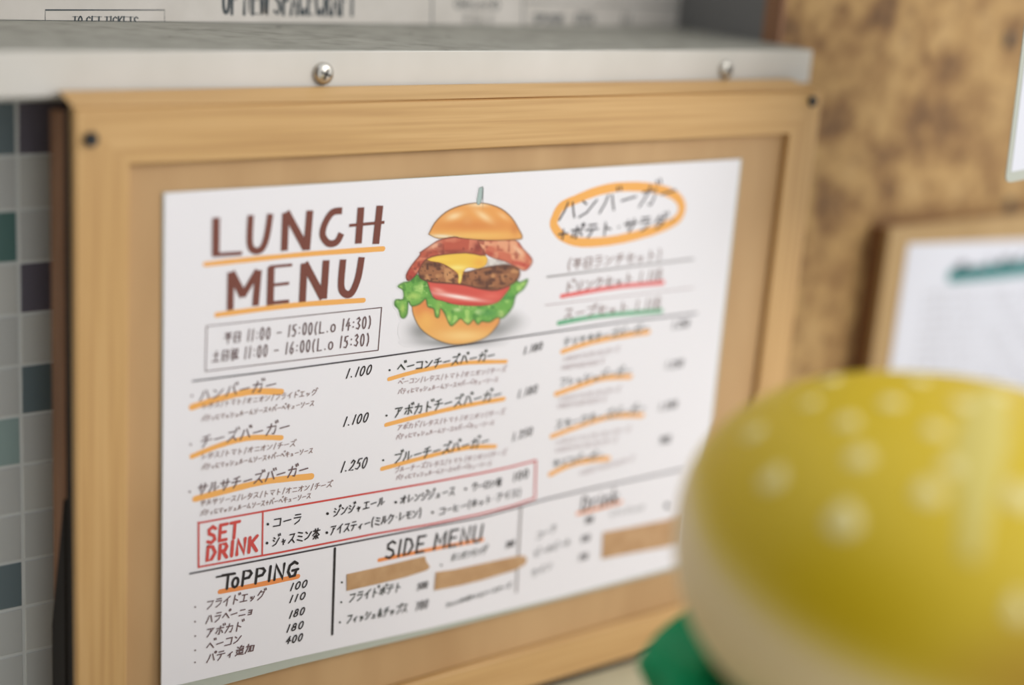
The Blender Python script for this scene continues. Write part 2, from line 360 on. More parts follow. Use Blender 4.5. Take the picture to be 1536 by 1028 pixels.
# ------------------------------------------------------------------ newspaper on the niche back
NN = 110.5
news = empty('newspaper_poster', W(100, -52, NN))
tag(news, 'printed newspaper sheet with condensed headlines standing behind the white shelf', 'newspaper')
xl = -215; xr = un(1080, 20, NN)[0]
keep(box('sheet', xl, xr, -400, -51.0, NN, NN + 0.8, M['newsprint']), news)
sn = Surf(lambda x, d: NN)
did = lambda t: 1.0 if abs(t[1]) > 0.5 else 0.35
i1 = Ink(sn, 0.15)
write(i1, 'OF NEW SPACECRAFT', (334, 21), (533, 23), 42, 4.6, lean=0.02, jit=0, gap=0.22, wfun=did, serif=.16)
write(i1, 'TO GET TICKETS', (109, 39.5), (207, 40), 15, 2.0, lean=0.04, jit=0, gap=0.22, wfun=did, serif=.18)
write(i1, 'ORGAND', (682, 13), (750, 14), 14, 2.2, lean=0, jit=0.02, wfun=did)
write(i1, 'FELT', (696, 34), (742, 35), 12, 2.0, lean=0, jit=0.02, wfun=did)
i1.build('headline', M['news_ink'], news)
i2 = Ink(sn, 0.1)
i2.stroke([(68, 50), (68, 15), (247, 15), (247, 50)], 1.3)
i2.mark(); i2.stroke([(648, -20), (648, 44)], 2.2); i2.mark(); i2.stroke([(785, -20), (785, 44)], 2.0)
i2.mark(); i2.stroke([(790, 3), (1072, 12)], 1.5)
i2.build('column_rule', M['news_ink'], news)
i3 = Ink(sn, 0.12)
write(i3, 'SPUNIK', (800, 34), (845, 35), 13, 2.6, jit=.03); write(i3, 'CITA', (862, 35), (890, 36), 15, 3.0, jit=.03); write(i3, 'II', (932, 36), (945, 37), 15, 3.0, jit=.03)
i3.build('headline', M['news_ink'], news)

# ------------------------------------------------------------------ framed menu board
XL, XR, DT, DB = -37.2, 345.5, -32.4, 252.5        # outer edge of the frame
RW = 20.5                                           # rail width
board = empty('menu_board', W(154, 252.5, 5))
tag(board, 'pine-framed wall board that carries the white handwritten lunch menu', 'board')
keep(box('back_panel', XL + RW + .7, XR - RW - .7, DT + RW + .5, DB - RW - .7, -1, 3, M['panel']), board)
keep(box('backing_sheet', XL + 9.5, XR - 9.5, DT + RW - 1, DB - 9.5, 3, 7.9, M['dark_gap']), board)
def rail(side, material):
    # cross-section: (distance inward from the outer edge, N)
    top = side == 'top'
    prof = [(0, -4.2), (0.9, -5.0), (RW - 5.2, -5.0), (RW - 4.6, -4.7), (RW - 0.5, -1.4), (RW, 0.5), (RW, 0.8), (RW - 8, 0.8), (RW - 8, -1.2), (0, -1.2)]
    prof = [(0, -3.6), (0.8, -4.4), (RW - .5, -4.4), (RW, -4.0), (RW, 0.8), (RW - 8, 0.8), (RW - 8, -1.2), (0, -1.2)]
    if top: prof = [(-0.5, -3.9), (-0.1, -2.8), (0.5, -4.4), (RW - .5, -4.4), (RW, -4.0), (RW, 10.5), (-4.2, 10.5), (-4.0, 8.0)]
    vs = []
    for end in (0, 1):
        for (i, n) in prof:
            ii = max(i, 0) if top else i
            if side == 'top': p = ((XL + ii) if not end else (XR - ii - (0.0 if i >= 0 else 9.0)), DT + i)
            if side == 'bottom': p = (XL + i if not end else XR - i, DB - i)
            if side == 'left': p = (XL + i, DT + i if not end else DB - i)
            if side == 'right': p = (XR - i, DT + i if not end else DB - i)
            vs.append(W(p[0], p[1], n))
    k = len(prof); fs = [(i, (i + 1) % k, k + (i + 1) % k, k + i) for i in range(k)] + [tuple(range(k)), tuple(range(2 * k - 1, k - 1, -1))]
    o = obj('frame_rail', vs, fs, material)
    bm = bmesh.new(); bm.from_mesh(o.data); bmesh.ops.recalc_face_normals(bm, faces=bm.faces); bm.to_mesh(o.data); bm.free()
    keep(o, board); return o
rail('top', M['wood_x']); rail('bottom', M['wood_x']); rail('left', M['wood_z']); rail('right', M['wood_z'])
for x0, x1, d0, d1 in ((XL + 1.4, XL + 9, DT + 2, DB - 1), (XR - 9, XR - 1.4, DT + 2, DB - 1), (XL + 9, XR - 9, DB - 9, DB - 1), (XL + 1.5, XR - 1.5, DB - 1.2, DB + 5.2)):
    keep(box('core_shadow_strip', x0, x1, d0, d1, -1.1, 8, M['dark_gap']), board)  # side strips are the groove; the lowest stands in for shadow under the frame
# the solid backing behind the frame, brown where its edge shows at the left
keep(box('backing_batten', XL + 0.5, XR - 0.8, -29, DB + 9.5, 8.2, 20, M['batten'], bev=0.6), board)

a = [(8.2, 118), (8.0, DB + 3.2), (21, DB + 3.2), (21, 176)]
xs_ = (XL + 0.2, XL + 3)
keep(obj('dark_strip', [W(x, d, n) for x in xs_ for n, d in a], [(0, 1, 2, 3), (7, 6, 5, 4)] + [(i, i + 4, (i + 1) % 4 + 4, (i + 1) % 4) for i in range(4)], M['dark_gap']), board)
def black_screw(px, py, n, r, label):
    x, d = un(px, py, n); vs = []; NS = 16
    for rr, hh in ((r, 0), (r, 1.0), (r * .75, 1.7), (r * .3, 1.5)):
        for i in range(NS):
            t = i / NS * 2 * math.pi; vs.append(W(x + rr * math.cos(t), d + rr * math.sin(t), n - hh))
    fs = [(j * NS + i, j * NS + (i + 1) % NS, (j + 1) * NS + (i + 1) % NS, (j + 1) * NS + i) for j in range(3) for i in range(NS)] + [tuple(range(3 * NS, 4 * NS))]
    o = obj('black_screw', vs, fs, M['black']); o.location = (0, 0, 0); tag(o, label, 'screw'); return o
black_screw(136, 209, -5, 2.6, 'small black screw in the top left corner of the menu frame')
black_screw(1218, 152, -5, 2.6, 'small black screw in the top right corner of the menu frame')

# ------------------------------------------------------------------ the lunch menu sheet
def bulge(x, d):
    u = min(max(x / 300, 0), 1); v = min(max(d / 215, 0), 1)
    return -1.9 - 1.6 * math.sin(math.pi * u) * (0.4 + 0.6 * v) - 2.6 * (1 - u) ** 2 * v * v
ss = Surf(bulge)
menu = empty('lunch_menu', W(148, 205, -1))
tag(menu, 'white laminated lunch menu with handwritten text and a burger drawing', 'menu')
def edge(pts, t):                          # piecewise-linear pixel curve by fraction
    t *= len(pts) - 1; i = min(int(t), len(pts) - 2); f = t - i
    return (pts[i][0] * (1 - f) + pts[i + 1][0] * f, pts[i][1] * (1 - f) + pts[i + 1][1] * f)
def sheet(name, tl, tr, br, bl, lift, material, nu=40, nv=24, bottom=None, thick=0.25, curv=ss):
    vs = []; 
    for j in range(nv + 1):
        for i in range(nu + 1):
            u, v = i / nu, j / nv
            a = (tl[0] * (1 - u) + tr[0] * u, tl[1] * (1 - u) + tr[1] * u)
            b = edge(bottom, u) if bottom else (bl[0] * (1 - u) + br[0] * u, bl[1] * (1 - u) + br[1] * u)
            p = (a[0] * (1 - v) + b[0] * v, a[1] * (1 - v) + b[1] * v)
            vs.append(W(*curv.at(p[0], p[1], lift)))
    fs = [(j * (nu + 1) + i, (j + 1) * (nu + 1) + i, (j + 1) * (nu + 1) + i + 1, j * (nu + 1) + i + 1) for j in range(nv) for i in range(nu)]
    o = obj(name, vs, fs, material, smooth=False)
    md = o.modifiers.new('thickness', 'SOLIDIFY'); md.thickness = thick / 1000; md.offset = -1
    return o
bottom_paper = [(242, 1034), (443, 987), (643, 943), (843, 895), (1043, 842)]
bottom_film = [(241, 1053), (443, 999), (643, 951), (843, 899), (1045, 846)]
keep(sheet('paper', (247, 290), (1111, 239), None, None, 0.0, M['paper'], nu=60, nv=36, bottom=bottom_paper), menu)
flm = keep(sheet('laminate_film', (244, 289), (1113, 238), None, None, -0.3, M['film'], bottom=bottom_film, thick=0.15), menu)
flm['label'] = 'clear film margin below the paper'

def T(ox, oy, s):
    return lambda pts: [(ox + x / s, oy + y / s) for x, y in pts]
# marker highlights (under the lettering)
def hl(pts, w, m, name='highlight_stroke', jag=0.06):
    k = Ink(ss, 0.06); k.stroke(smooth(pts, 6), w, jag=jag); return k.build(name, M[m], menu)
c3 = T(280, 280, 3.428)
hl(c3([(95, 400), (300, 378), (650, 345), (1010, 320)]), 8, 'orange')
hl(c3([(155, 660), (350, 634), (600, 606), (910, 585)]), 8, 'orange')
for pts, w in (([(288, 611), (334, 597), (377, 588), (422, 588)], 10), ([(288, 685), (334, 667), (377, 657), (422, 657)], 8.5), ([(292.5, 749), (334, 738), (398, 722.6), (467, 715)], 10),
               ([(583.5, 569), (627, 557), (694, 545), (759, 542.6)], 6.5), ([(579, 637.6), (627, 625), (694, 609.7), (756, 598.5)], 7), ([(573, 703.6), (627, 689), (694, 673), (743, 670)], 7),
               ([(843, 528), (879, 516), (918, 507), (973, 498)], 7.5), ([(834, 591.5), (879, 575.5), (905, 567.6), (946, 565)], 8), ([(827.5, 655), (879, 636), (918, 625), (964, 623)], 7.5), ([(825, 712), (852, 699), (879, 692), (913, 688)], 8)):
    hl(pts, w, 'orange')
hl([(330, 888), (390, 877), (447, 865)], 8, 'deep_orange'); hl([(568.7, 840.6), (651.5, 823.5), (724, 810)], 6.5, 'deep_orange'); hl([(866, 771), (900, 762), (932, 753)], 5.5, 'deep_orange')
hl([(842.6, 444.6), (921.6, 431), (994.6, 424)], 7, 'pink_red'); hl([(837.7, 485), (902, 474), (992, 466.5)], 7, 'green_marker')
c5 = T(800, 250, 4.11)
ring = [(125, 340), (170, 250), (270, 200), (400, 150), (540, 125), (720, 130), (860, 170), (915, 240), (890, 320), (780, 380), (650, 420), (520, 450), (400, 465), (280, 465), (180, 430), (130, 370), (127, 330)]
hl(c5(ring), 14.5, 'orange', 'highlight_ring', 0.03)

# the title, traced letter by letter
k = Ink(ss, 0.2); k.caps = False
for st, w in (([(152, 165), (150, 350)], 40), ([(140, 352), (280, 343)], 20), ([(330, 152), (325, 285), (345, 328), (385, 322), (412, 260), (430, 145)], 34),
              ([(510, 140), (503, 325)], 38), ([(515, 135), (612, 315)], 38), ([(634, 128), (618, 322)], 38),
              ([(795, 125), (750, 133), (712, 190), (700, 250), (730, 292), (772, 285), (794, 245)], 34),
              ([(897, 112), (884, 288)], 38), ([(994, 103), (974, 290)], 38), ([(842, 200), (1012, 184)], 15),
              ([(228, 445), (225, 630)], 36), ([(232, 445), (290, 560)], 40), ([(290, 560), (365, 435)], 34), ([(370, 435), (355, 608)], 36),
              ([(435, 418), (430, 605)], 38), ([(430, 413), (538, 403)], 14), ([(430, 508), (522, 498)], 15), ([(425, 600), (522, 590)], 17),
              ([(605, 400), (596, 588)], 38), ([(610, 398), (700, 570)], 38), ([(718, 384), (705, 572)], 38),
              ([(805, 380), (795, 510), (817, 552), (850, 545), (882, 470), (900, 368)], 36)):
    st = [tuple(np.array(st[0]) + (np.array(st[0]) - np.array(st[1])) / np.linalg.norm(np.array(st[0]) - np.array(st[1])) * 5)] + list(st[1:-1]) + [tuple(np.array(st[-1]) + (np.array(st[-1]) - np.array(st[-2])) / np.linalg.norm(np.array(st[-1]) - np.array(st[-2])) * 5)]
    pp = c3(st); k.stroke(smooth(pp, 4) if len(pp) > 2 else pp, w / 3.428 * 1.06)
t = k.build('title_lettering', M['title_ink'], menu); t['label'] = 'brown marker title reading LUNCH MENU'
# opening hours box
k = Ink(ss, 0.12); k.stroke(c3([(103, 718), (1003, 622)]), 1.5); k.stroke(c3([(1003, 622), (985, 842)]), 1.7); k.stroke(c3([(985, 842), (97, 950)]), 1.6); k.stroke(c3([(97, 950), (103, 718)]), 1.6)
k.build('hours_box', M['box_ink'], menu)
k = Ink(ss, 0.2)
write(k, '平日 11:00 - 15:00(L.o 14:30)', (336, 516), (557, 491.5), 17.5, 1.9, lean=.08, gap=.2)
write(k, '土日祝 11:00 - 16:00(L.o 15:30)', (318, 544), (554, 517.5), 17.5, 1.9, lean=.08, gap=.22)
k.build('hours_lettering', M['box_ink'], menu)
# ruled lines
def line(pts, w, m, name='ruled_line', lift=0.17):
    k = Ink(ss, lift); k.stroke(pts, w); k.build(name, M[m], menu)
line([(289, 572), (440, 553), (560, 537), (700, 517), (830, 498), (940, 482), (1045, 470)], 2.4, 'line_ink')
line([(821, 415.5), (930, 402), (1040, 388.7)], 3, 'grey_ink'); line([(818, 458), (1040, 432)], 1.2, 'faint_ink')
line([(285, 861), (420, 835), (560, 807.6), (650, 790), (722, 776.6), (784, 759), (820, 749), (877, 735.6), (936, 723), (1024, 704)], 2.8, 'line_ink')
line([(502.5, 823), (498.5, 952)], 4, 'black_ink'); line([(781.5, 763), (774.5, 888)], 4.2, 'grey_ink')
line([(297.7, 785), (420, 763), (560, 739), (650, 723.5), (722, 710), (765, 701), (804, 691)], 3, 'red', 'red_box')
line([(297.7, 851), (420, 829), (560, 801.5), (650, 786), (722, 771), (770, 759), (802, 748)], 3, 'red', 'red_box')
line([(298, 784), (298, 851.5)], 3, 'red', 'red_box'); line([(394.5, 767), (393.5, 832)], 2.6, 'red', 'red_box'); line([(804, 691), (802.5, 748)], 3, 'red', 'red_box')
k = Ink(ss, 0.2)
write(k, 'SET', (310, 816), (358, 806), 24, 5.2, lean=.08, gap=.25, jit=.01); write(k, 'DRINK', (309, 843), (386, 826), 22, 5.4, lean=.08, gap=.25, jit=.01)
k.build('heading_lettering', M['red'], menu)['label'] = 'red capital lettering reading SET DRINK'
# headings
k = Ink(ss, 0.2)
write(k, 'T', (331, 885), (350, 882), 22, 4.2, lean=.1, jit=0); k.stroke([(325, 866), (353, 861)], 3)
k.mark(); write(k, 'oPPING', (347, 882), (446, 864), 22, 4.2, lean=.12, gap=.2, jit=.01)
write(k, 'SIDE MENU', (577, 839), (722, 812), 25, 3.6, lean=.16, gap=.24, jit=.01)
write(k, 'Drink', (871, 768), (928, 754), 22, 3.0, lean=.12, gap=.12)
k.build('heading_lettering', M['black_ink'], menu)
# burger names
k = Ink(ss, 0.2)
def item(txt, a, b, h, w): write(k, txt, a, b, h, w)
item('ハンバーガー', (298, 603), (414, 585), 18, 1.9); item('チーズバーガー', (300, 672), (434, 648), 18, 1.9); item('サルサチーズバーガー', (296, 743), (462, 712), 17, 2.1)
for x, y in ((288, 594), (286, 667), (284.5, 738)): k.dot(x, y, 1.6)
k.build('item_lettering', M['box_ink'], menu)
k = Ink(ss, 0.2)
item('ベーコンチーズバーガー', (596, 559), (742, 540), 14.5, 2.0); item('アボカドチーズバーガー', (591, 627), (752, 599), 16, 2.0); item('ブルーチーズバーガー', (590, 696), (733, 669), 16, 2.0)
for x, y in ((584.6, 555.5), (580, 623.6), (575, 690.7)): k.dot(x, y, 1.6)
k.build('item_lettering', M['green_black_ink'], menu)
k = Ink(ss, 0.2)
item('テリヤキチーズバーガー', (845, 520), (973, 498), 12, 1.7); item('フレッシュバーガー', (839, 580), (947, 562), 13, 1.7); item('スモークチーズバーガー', (833, 645), (968, 619), 14, 1.7); item('キノコバーガー'.replace('ノ', 'ソ'), (829, 702), (905, 688), 12, 1.7)
k.build('item_lettering', M['green_black_ink'], menu)
# ingredients
k = Ink(ss, 0.2); f = Ink(ss, 0.2)
L2 = 'パティにマッシュルームソース+バーベキューソース'
def ing(kk, t1, a, b, c, d, h, w): write(kk, t1, a, b, h, w, lean=.15); write(kk, L2, c, d, h * .92, w, lean=.15)
ing(k, 'レタス/トマト/オニオン/フライドエッグ', (303, 614), (475, 593), (302, 633), (471, 609), 9.5, 1.1)
ing(k, 'レタス/トマト/オニオン/チーズ', (302, 690), (443, 670), (302, 706), (469, 680), 9.5, 1.1)
ing(k, 'サルサソース/レタス/トマト/オニオン/チーズ', (300, 760), (498, 731), (300, 775), (466, 748), 9.5, 1.1)
k.build('ingredient_lettering', M['brown_ink'], menu)
ing(f, 'ベーコン/レタス/トマト/オニオン/チーズ', (597, 578), (759, 558), (597, 592), (747, 573), 8.5, 1.1)
ing(f, 'アボカド/レタス/トマト/オニオン/チーズ', (596, 646), (757, 622), (594, 660), (741, 638), 8.5, 1.1)
ing(f, 'ブルーチーズ/レタス/トマト/オニオン/チーズ', (592, 710), (759, 683), (594, 721), (737, 699), 8.5, 1.1)
for a, b in (((845, 543), (928, 528)), ((842, 556), (905, 546)), ((838, 603), (930, 588)), ((836, 614), (908, 603)), ((834, 668), (945, 648)), ((833, 680), (925, 664)), ((870, 714), (950, 692))):
    write(f, 'レタス/トマト/オニオン/チーズ', a, b, 8, .9, lean=.15)
f.build('ingredient_lettering', M['faint_ink'], menu)
# prices
k = Ink(ss, 0.2)
for t_, a, b, h in (('1.100', (518, 568), (556, 561), 14), ('1.100', (514, 640), (551, 633), 14), ('1.250', (510, 709), (549, 702), 16)): write(k, t_, a, b, h, 2.0, lean=.3)
for t_, a, b, h in (('100', (434, 887), (460, 881), 11), ('110', (433, 905), (457, 899), 10.5), ('180', (433, 928), (456, 922), 11), ('180', (429, 949), (454, 943), 11), ('400', (428, 967), (453, 961), 11)): write(k, t_, a, b, h, 2.1, lean=.3)
for t_, a, b, h in (('1.180', (785, 532), (813, 524), 11), ('1.180', (776, 598), (805, 589), 12), ('1.250', (768, 662), (798, 652), 12), ('1.250', (1008, 494), (1033, 490), 11),
                    ('1.250', (998, 554), (1024, 550), 11), ('1.300', (988, 617), (1015, 611), 11), ('900', (989, 667), (1005, 664), 11),
                    ('500', (625, 886), (641, 882), 10), ('780', (622, 917), (641, 912), 13), ('380', (758, 823), (771, 819), 9), ('500', (877, 786), (889, 783), 9), ('550', (871, 814), (884, 811), 9), ('550', (868, 842), (881, 838), 9)): write(k, t_, a, b, h, 1.8, lean=.2)
k.dot(1001, 759, 4)
k.build('price_lettering', M['black_ink'], menu)
# header on the right
k = Ink(ss, 0.2)
write(k, 'ハンバーガー', (836, 335), (1012, 302), 34, 2.8, lean=.25); write(k, '+ポテト・サラダ・', (836, 362), (1012, 340), 20, 2.8, lean=.12)
k.build('heading_lettering', M['line_ink'], menu)
k = Ink(ss, 0.2)
write(k, '(平日ランチセット)', (850, 406), (992, 390), 17, 1.8)
write(k, 'ドリンクセット 1.118', (847, 440), (992, 420), 17, 1.9); write(k, 'スープセット 1.118', (845, 480), (990, 463), 17, 1.9)
k.build('set_lettering', M['brown_ink'], menu)
# set drinks
k = Ink(ss, 0.2)
write(k, 'コーラ', (409, 792), (452, 785), 15, 2.0); write(k, 'ジャスミン茶', (407.6, 821), (479, 808), 16, 2.0); write(k, 'ジンジャエール', (500, 776), (576, 759), 14, 1.9)
write(k, 'アイスティー(ミルク・レモン)', (495, 803), (632, 776), 14, 1.9); write(k, 'オレンジジュース', (600, 757), (682, 743), 13, 1.9); write(k, 'コーヒー(ホット・アイス)', (658, 774), (781, 744), 12, 1.8)
write(k, 'ウーロン茶', (708, 737), (752, 729), 12, 1.9); write(k, '100', (769, 723), (792, 716), 12, 2.2)
for x, y in ((402, 786.6), (400.7, 815), (491.5, 770.8), (490.5, 799.4), (593.8, 753.8), (649, 769), (698.6, 733.8)): k.dot(x, y, 2.1)
k.build('drink_lettering', M['black_ink'], menu)
# toppings, sides, drinks
k = Ink(ss, 0.2)
for t_, a, b in (('フライドエッグ', (308, 915), (396, 899)), ('ハラペーニョ', (308, 937), (380, 922)), ('アボカド', (308, 957), (363, 946)), ('ベーコン', (309, 977), (361, 965)), ('パティ追加', (309, 996), (380, 978))): write(k, t_, a, b, 14.5, 1.8, lean=.2)
for x, y in ((293, 911), (292.7, 933), (293, 954.5), (293, 976), (292.7, 994)): k.dot(x, y, 1.3)
k.build('topping_lettering', M['box_ink'], menu)
k = Ink(ss, 0.2)
write(k, 'フライドポテト', (522, 905), (601, 887), 14, 2.0, lean=.2); write(k, 'フィッシュ&チップス', (519, 936), (610, 919), 14, 2.0, lean=.2)
write(k, 'オニオンリング', (676, 843), (729, 831), 12, 1.7, lean=.2)
write(k, 'フレンチポテトにソースチーズ', (668, 912), (766, 881), 6, 1.7, lean=.2)
write(k, 'コーラ', (804, 811), (834, 797), 11, 1.4); write(k, 'ビールビール', (801, 837), (855, 818), 11, 1.4); write(k, 'ワイン'.replace('ワ', 'ウ'), (797, 867), (828, 853), 11, 1.4); write(k, 'ソフトドリンク', (914, 776), (966, 766), 8, 1.0)
for x, y in ((513, 874), (512, 903.8), (510, 934), (662, 848)): k.dot(x, y, 1.6)
k.build('side_lettering', M['green_black_ink'], menu)
# brown kraft tape strips hiding three items
c4 = T(490, 770, 4.955); c6 = T(760, 720, 5.12)
for pts in (c4([(150, 455), (400, 400), (730, 320), (742, 362), (770, 400), (745, 425), (590, 475), (380, 526), (150, 578)]),
            c4([(812, 440), (950, 420), (1200, 366), (1430, 316), (1478, 322), (1490, 345), (1478, 380), (1400, 425), (1150, 500), (985, 540), (800, 575)]),
            c6([(740, 405), (1000, 355), (1270, 300), (1380, 275), (1360, 485), (1200, 520), (960, 563), (730, 608)])):
    a = [W(*ss.at(x, y, 0.32)) for x, y in pts]; b = [W(*ss.at(x, y, 0.03)) for x, y in pts]; n = len(a)
    keep(obj('tape_strip', a + b, [tuple(range(n))] + [(i, (i + 1) % n, n + (i + 1) % n, n + i) for i in range(n)], M['tape']), menu)

# ------------------------------------------------------------------ burger drawing: flat print painted into point colours of a fine grid
def burger_drawing():
    s = 3.954
    x0, x1, y0, y1 = 30, 885, 35, 1010
    step = 5.0
    xs = np.arange(x0, x1, step); ys = np.arange(y0, y1, step); X, Y = np.meshgrid(xs, ys)
    paper = np.array([236, 233, 237.]); img = np.ones(X.shape + (3,)) * paper; cov = np.zeros(X.shape)
    def vnoise(sc, seed):
        r = np.random.RandomState(seed); g = r.rand(64, 64)
        u = (X / sc) % 63; v = (Y / sc) % 63; i = u.astype(int); j = v.astype(int); fu = u - i; fv = v - j
        fu = fu * fu * (3 - 2 * fu); fv = fv * fv * (3 - 2 * fv)
        return (g[j, i] * (1 - fu) + g[j, i + 1] * fu) * (1 - fv) + (g[j + 1, i] * (1 - fu) + g[j + 1, i + 1] * fu) * fv
    def sdf(pts):
        pts = np.array(smooth(list(pts) + [pts[0]], 3)); d = np.full(X.shape, 1e9); ins = np.zeros(X.shape, bool)
        for a, b in zip(pts[:-1], pts[1:]):
            e = b - a; t = np.clip(((X - a[0]) * e[0] + (Y - a[1]) * e[1]) / (e @ e + 1e-9), 0, 1)
            d = np.minimum(d, np.hypot(X - a[0] - t * e[0], Y - a[1] - t * e[1]))
            c = ((a[1] > Y) != (b[1] > Y)); ins ^= c & (X < (b[0] - a[0]) * (Y - a[1]) / (b[1] - a[1] + 1e-12) + a[0])
        return np.where(ins, -d, d)
    def blend(al, col):
        nonlocal img, cov
        al = np.clip(al, 0, 1); col = np.array(col, float)
        img = img * (1 - al[..., None]) + col * al[..., None]; cov = np.maximum(cov, al)
    def fill(pts, col, soft=4, outline=None, mott=None, edge=None):
        d = sdf(pts); al = np.clip(0.5 - d / soft, 0, 1); blend(al, col); msk = al
        for (sc, seed, c, amt, th) in (mott or []):
            n = vnoise(sc, seed); blend(msk * np.clip((n - th) * 4, 0, 1) * amt, c)
        if edge: blend(msk * np.exp(-(np.minimum(d, 0) / edge[1]) ** 2) * edge[2], edge[0])
        if outline: blend(np.exp(-(d / outline[1]) ** 2) * outline[2], outline[0])
        return msk
    def blob(cx, cy, rx, ry, col, amt, msk=1.0, rot=0):
        c, q = math.cos(rot), math.sin(rot); a = ((X - cx) * c + (Y - cy) * q) / rx; b = (-(X - cx) * q + (Y - cy) * c) / ry
        blend(np.exp(-(a * a + b * b)) * amt * msk, col)
    # printed ground shade of the drawing
    blob(210, 895, 80, 60, (120, 120, 120), .75); blob(400, 965, 180, 26, (110, 112, 112), .8); blob(650, 890, 120, 50, (125, 125, 125), .7, rot=-.3); blob(740, 830, 55, 45, (165, 165, 165), .5)
    m = fill([(150, 735), (158, 800), (200, 880), (270, 935), (350, 968), (420, 977), (500, 967), (585, 935), (640, 885), (672, 825), (640, 740), (400, 720), (210, 690)], (234, 170, 92), outline=((95, 75, 55), 5, .55))
    blob(300, 740, 150, 60, (216, 110, 66), .75, m); blob(560, 830, 120, 50, (220, 125, 75), .5, m); blob(230, 830, 50, 60, (245, 190, 100), .6, m); blob(450, 925, 150, 36, (250, 212, 140), .75, m); blob(190, 770, 30, 50, (226, 140, 70), .5, m)
    m = fill([(175, 560), (240, 600), (270, 690), (330, 712), (560, 740), (640, 720), (712, 640), (740, 585), (790, 608), (836, 590), (812, 645), (765, 685), (745, 755), (690, 818), (655, 815), (610, 842), (565, 838), (540, 855), (515, 828), (482, 856), (440, 822), (405, 850), (378, 862), (345, 792), (318, 760), (308, 812), (290, 808), (280, 765), (245, 750), (232, 705), (195, 735), (150, 748), (128, 725), (122, 790), (105, 818), (84, 812), (72, 770), (48, 742), (55, 712), (98, 708), (98, 655), (68, 632), (100, 610), (140, 600)], (112, 172, 76),
             outline=((60, 100, 45), 6, .6), mott=[(34, 3, (176, 214, 118), .8, .55), (26, 9, (70, 132, 52), .75, .55), (14, 5, (206, 226, 150), .5, .75)])
    for cx, cy, rx, ry, c in ((160, 690, 45, 22, (188, 216, 112)), (95, 765, 16, 35, (188, 212, 110)), (420, 770, 26, 12, (205, 222, 160)), (545, 785, 20, 14, (205, 222, 165)), (680, 800, 20, 16, (190, 205, 130)), (370, 820, 14, 26, (190, 214, 110)), (190, 590, 22, 24, (70, 125, 50)), (690, 690, 55, 26, (74, 148, 70)), (600, 790, 55, 24, (84, 150, 76)), (310, 750, 20, 40, (150, 190, 90)), (470, 835, 35, 12, (184, 208, 112))): blob(cx, cy, rx, ry, c, .8, m)
    m = fill([(238, 590), (330, 600), (460, 620), (600, 630), (730, 622), (692, 690), (650, 728), (560, 746), (420, 740), (330, 716), (278, 695)], (214, 86, 74), outline=((150, 60, 50), 5, .45))
    blob(430, 695, 150, 14, (255, 235, 228), .95, m, .16); blob(310, 655, 40, 14, (245, 180, 165), .7, m, .3); blob(620, 690, 60, 20, (232, 120, 105), .6, m); blob(480, 735, 180, 10, (195, 60, 52), .6, m)
    m = fill([(578, 470), (700, 465), (726, 505), (600, 525), (570, 510)], (222, 216, 210), mott=[(20, 4, (180, 172, 168), .6, .5)])
    m = fill([(188, 520), (205, 482), (240, 472), (330, 495), (400, 530), (470, 548), (560, 525), (700, 505), (772, 520), (788, 562), (755, 610), (655, 652), (560, 645), (460, 622), (360, 612), (270, 605), (200, 582)], (160, 104, 68),
             outline=((84, 50, 36), 6, .7), mott=[(30, 12, (205, 148, 98), .85, .5), (22, 21, (92, 54, 38), .85, .58), (12, 8, (70, 40, 30), .6, .72)])
    for cx, cy, rx, ry in ((260, 500, 40, 14), (310, 508, 24, 14), (210, 575, 18, 14), (560, 610, 30, 18), (700, 520, 50, 12), (640, 545, 60, 10), (600, 640, 50, 9), (460, 580, 16, 26)): blob(cx, cy, rx, ry, (78, 44, 32), .75, m)
    m = fill([(225, 466), (330, 440), (470, 432), (585, 450), (590, 500), (545, 525), (485, 520), (455, 545), (440, 608), (424, 608), (424, 560), (380, 522), (320, 492), (262, 482)], (240, 196, 78), outline=((190, 130, 50), 4, .4))
    blob(420, 520, 60, 16, (250, 232, 140), .8, m); blob(550, 490, 40, 30, (236, 165, 66), .6, m); blob(320, 470, 70, 14, (248, 212, 90), .6, m); blob(435, 580, 9, 32, (240, 222, 130), .8, m)
    m = fill([(198, 432), (245, 400), (330, 350), (450, 338), (560, 355), (585, 445), (470, 432), (300, 448), (225, 480), (180, 555), (130, 598), (116, 565), (150, 505), (195, 450)], (188, 88, 66), outline=((96, 44, 36), 5, .6),
             mott=[(36, 31, (222, 138, 108), .75, .5), (24, 33, (128, 54, 44), .7, .6)])
    blob(400, 425, 130, 12, (130, 56, 44), .6, m); blob(280, 390, 50, 16, (236, 190, 160), .7, m, -.5); blob(150, 560, 22, 34, (176, 56, 50), .6, m, -.6); blob(540, 400, 26, 30, (120, 50, 42), .7, m)
    m = fill([(540, 365), (640, 352), (762, 358), (810, 410), (862, 470), (850, 512), (815, 538), (760, 512), (700, 482), (640, 465), (585, 435)], (206, 112, 84), outline=((116, 56, 44), 5, .5),
             mott=[(38, 41, (234, 172, 132), .8, .45), (22, 43, (150, 66, 50), .6, .62)])
    blob(800, 500, 50, 16, (190, 62, 54), .8, m, .3); blob(780, 420, 40, 12, (244, 200, 165), .8, m, .8); blob(620, 440, 40, 12, (170, 60, 48), .6, m, .4)
    m = fill([(250, 322), (285, 255), (350, 192), (430, 155), (520, 138), (600, 143), (680, 172), (742, 225), (782, 290), (804, 342), (760, 354), (600, 358), (450, 345), (400, 335), (310, 347)], (232, 160, 84), outline=((100, 66, 40), 4.5, .65))
    blob(520, 330, 260, 26, (240, 190, 104), .85, m); blob(330, 334, 70, 12, (238, 226, 200), .9, m, .05); blob(520, 270, 230, 34, (208, 122, 58), .5, m)
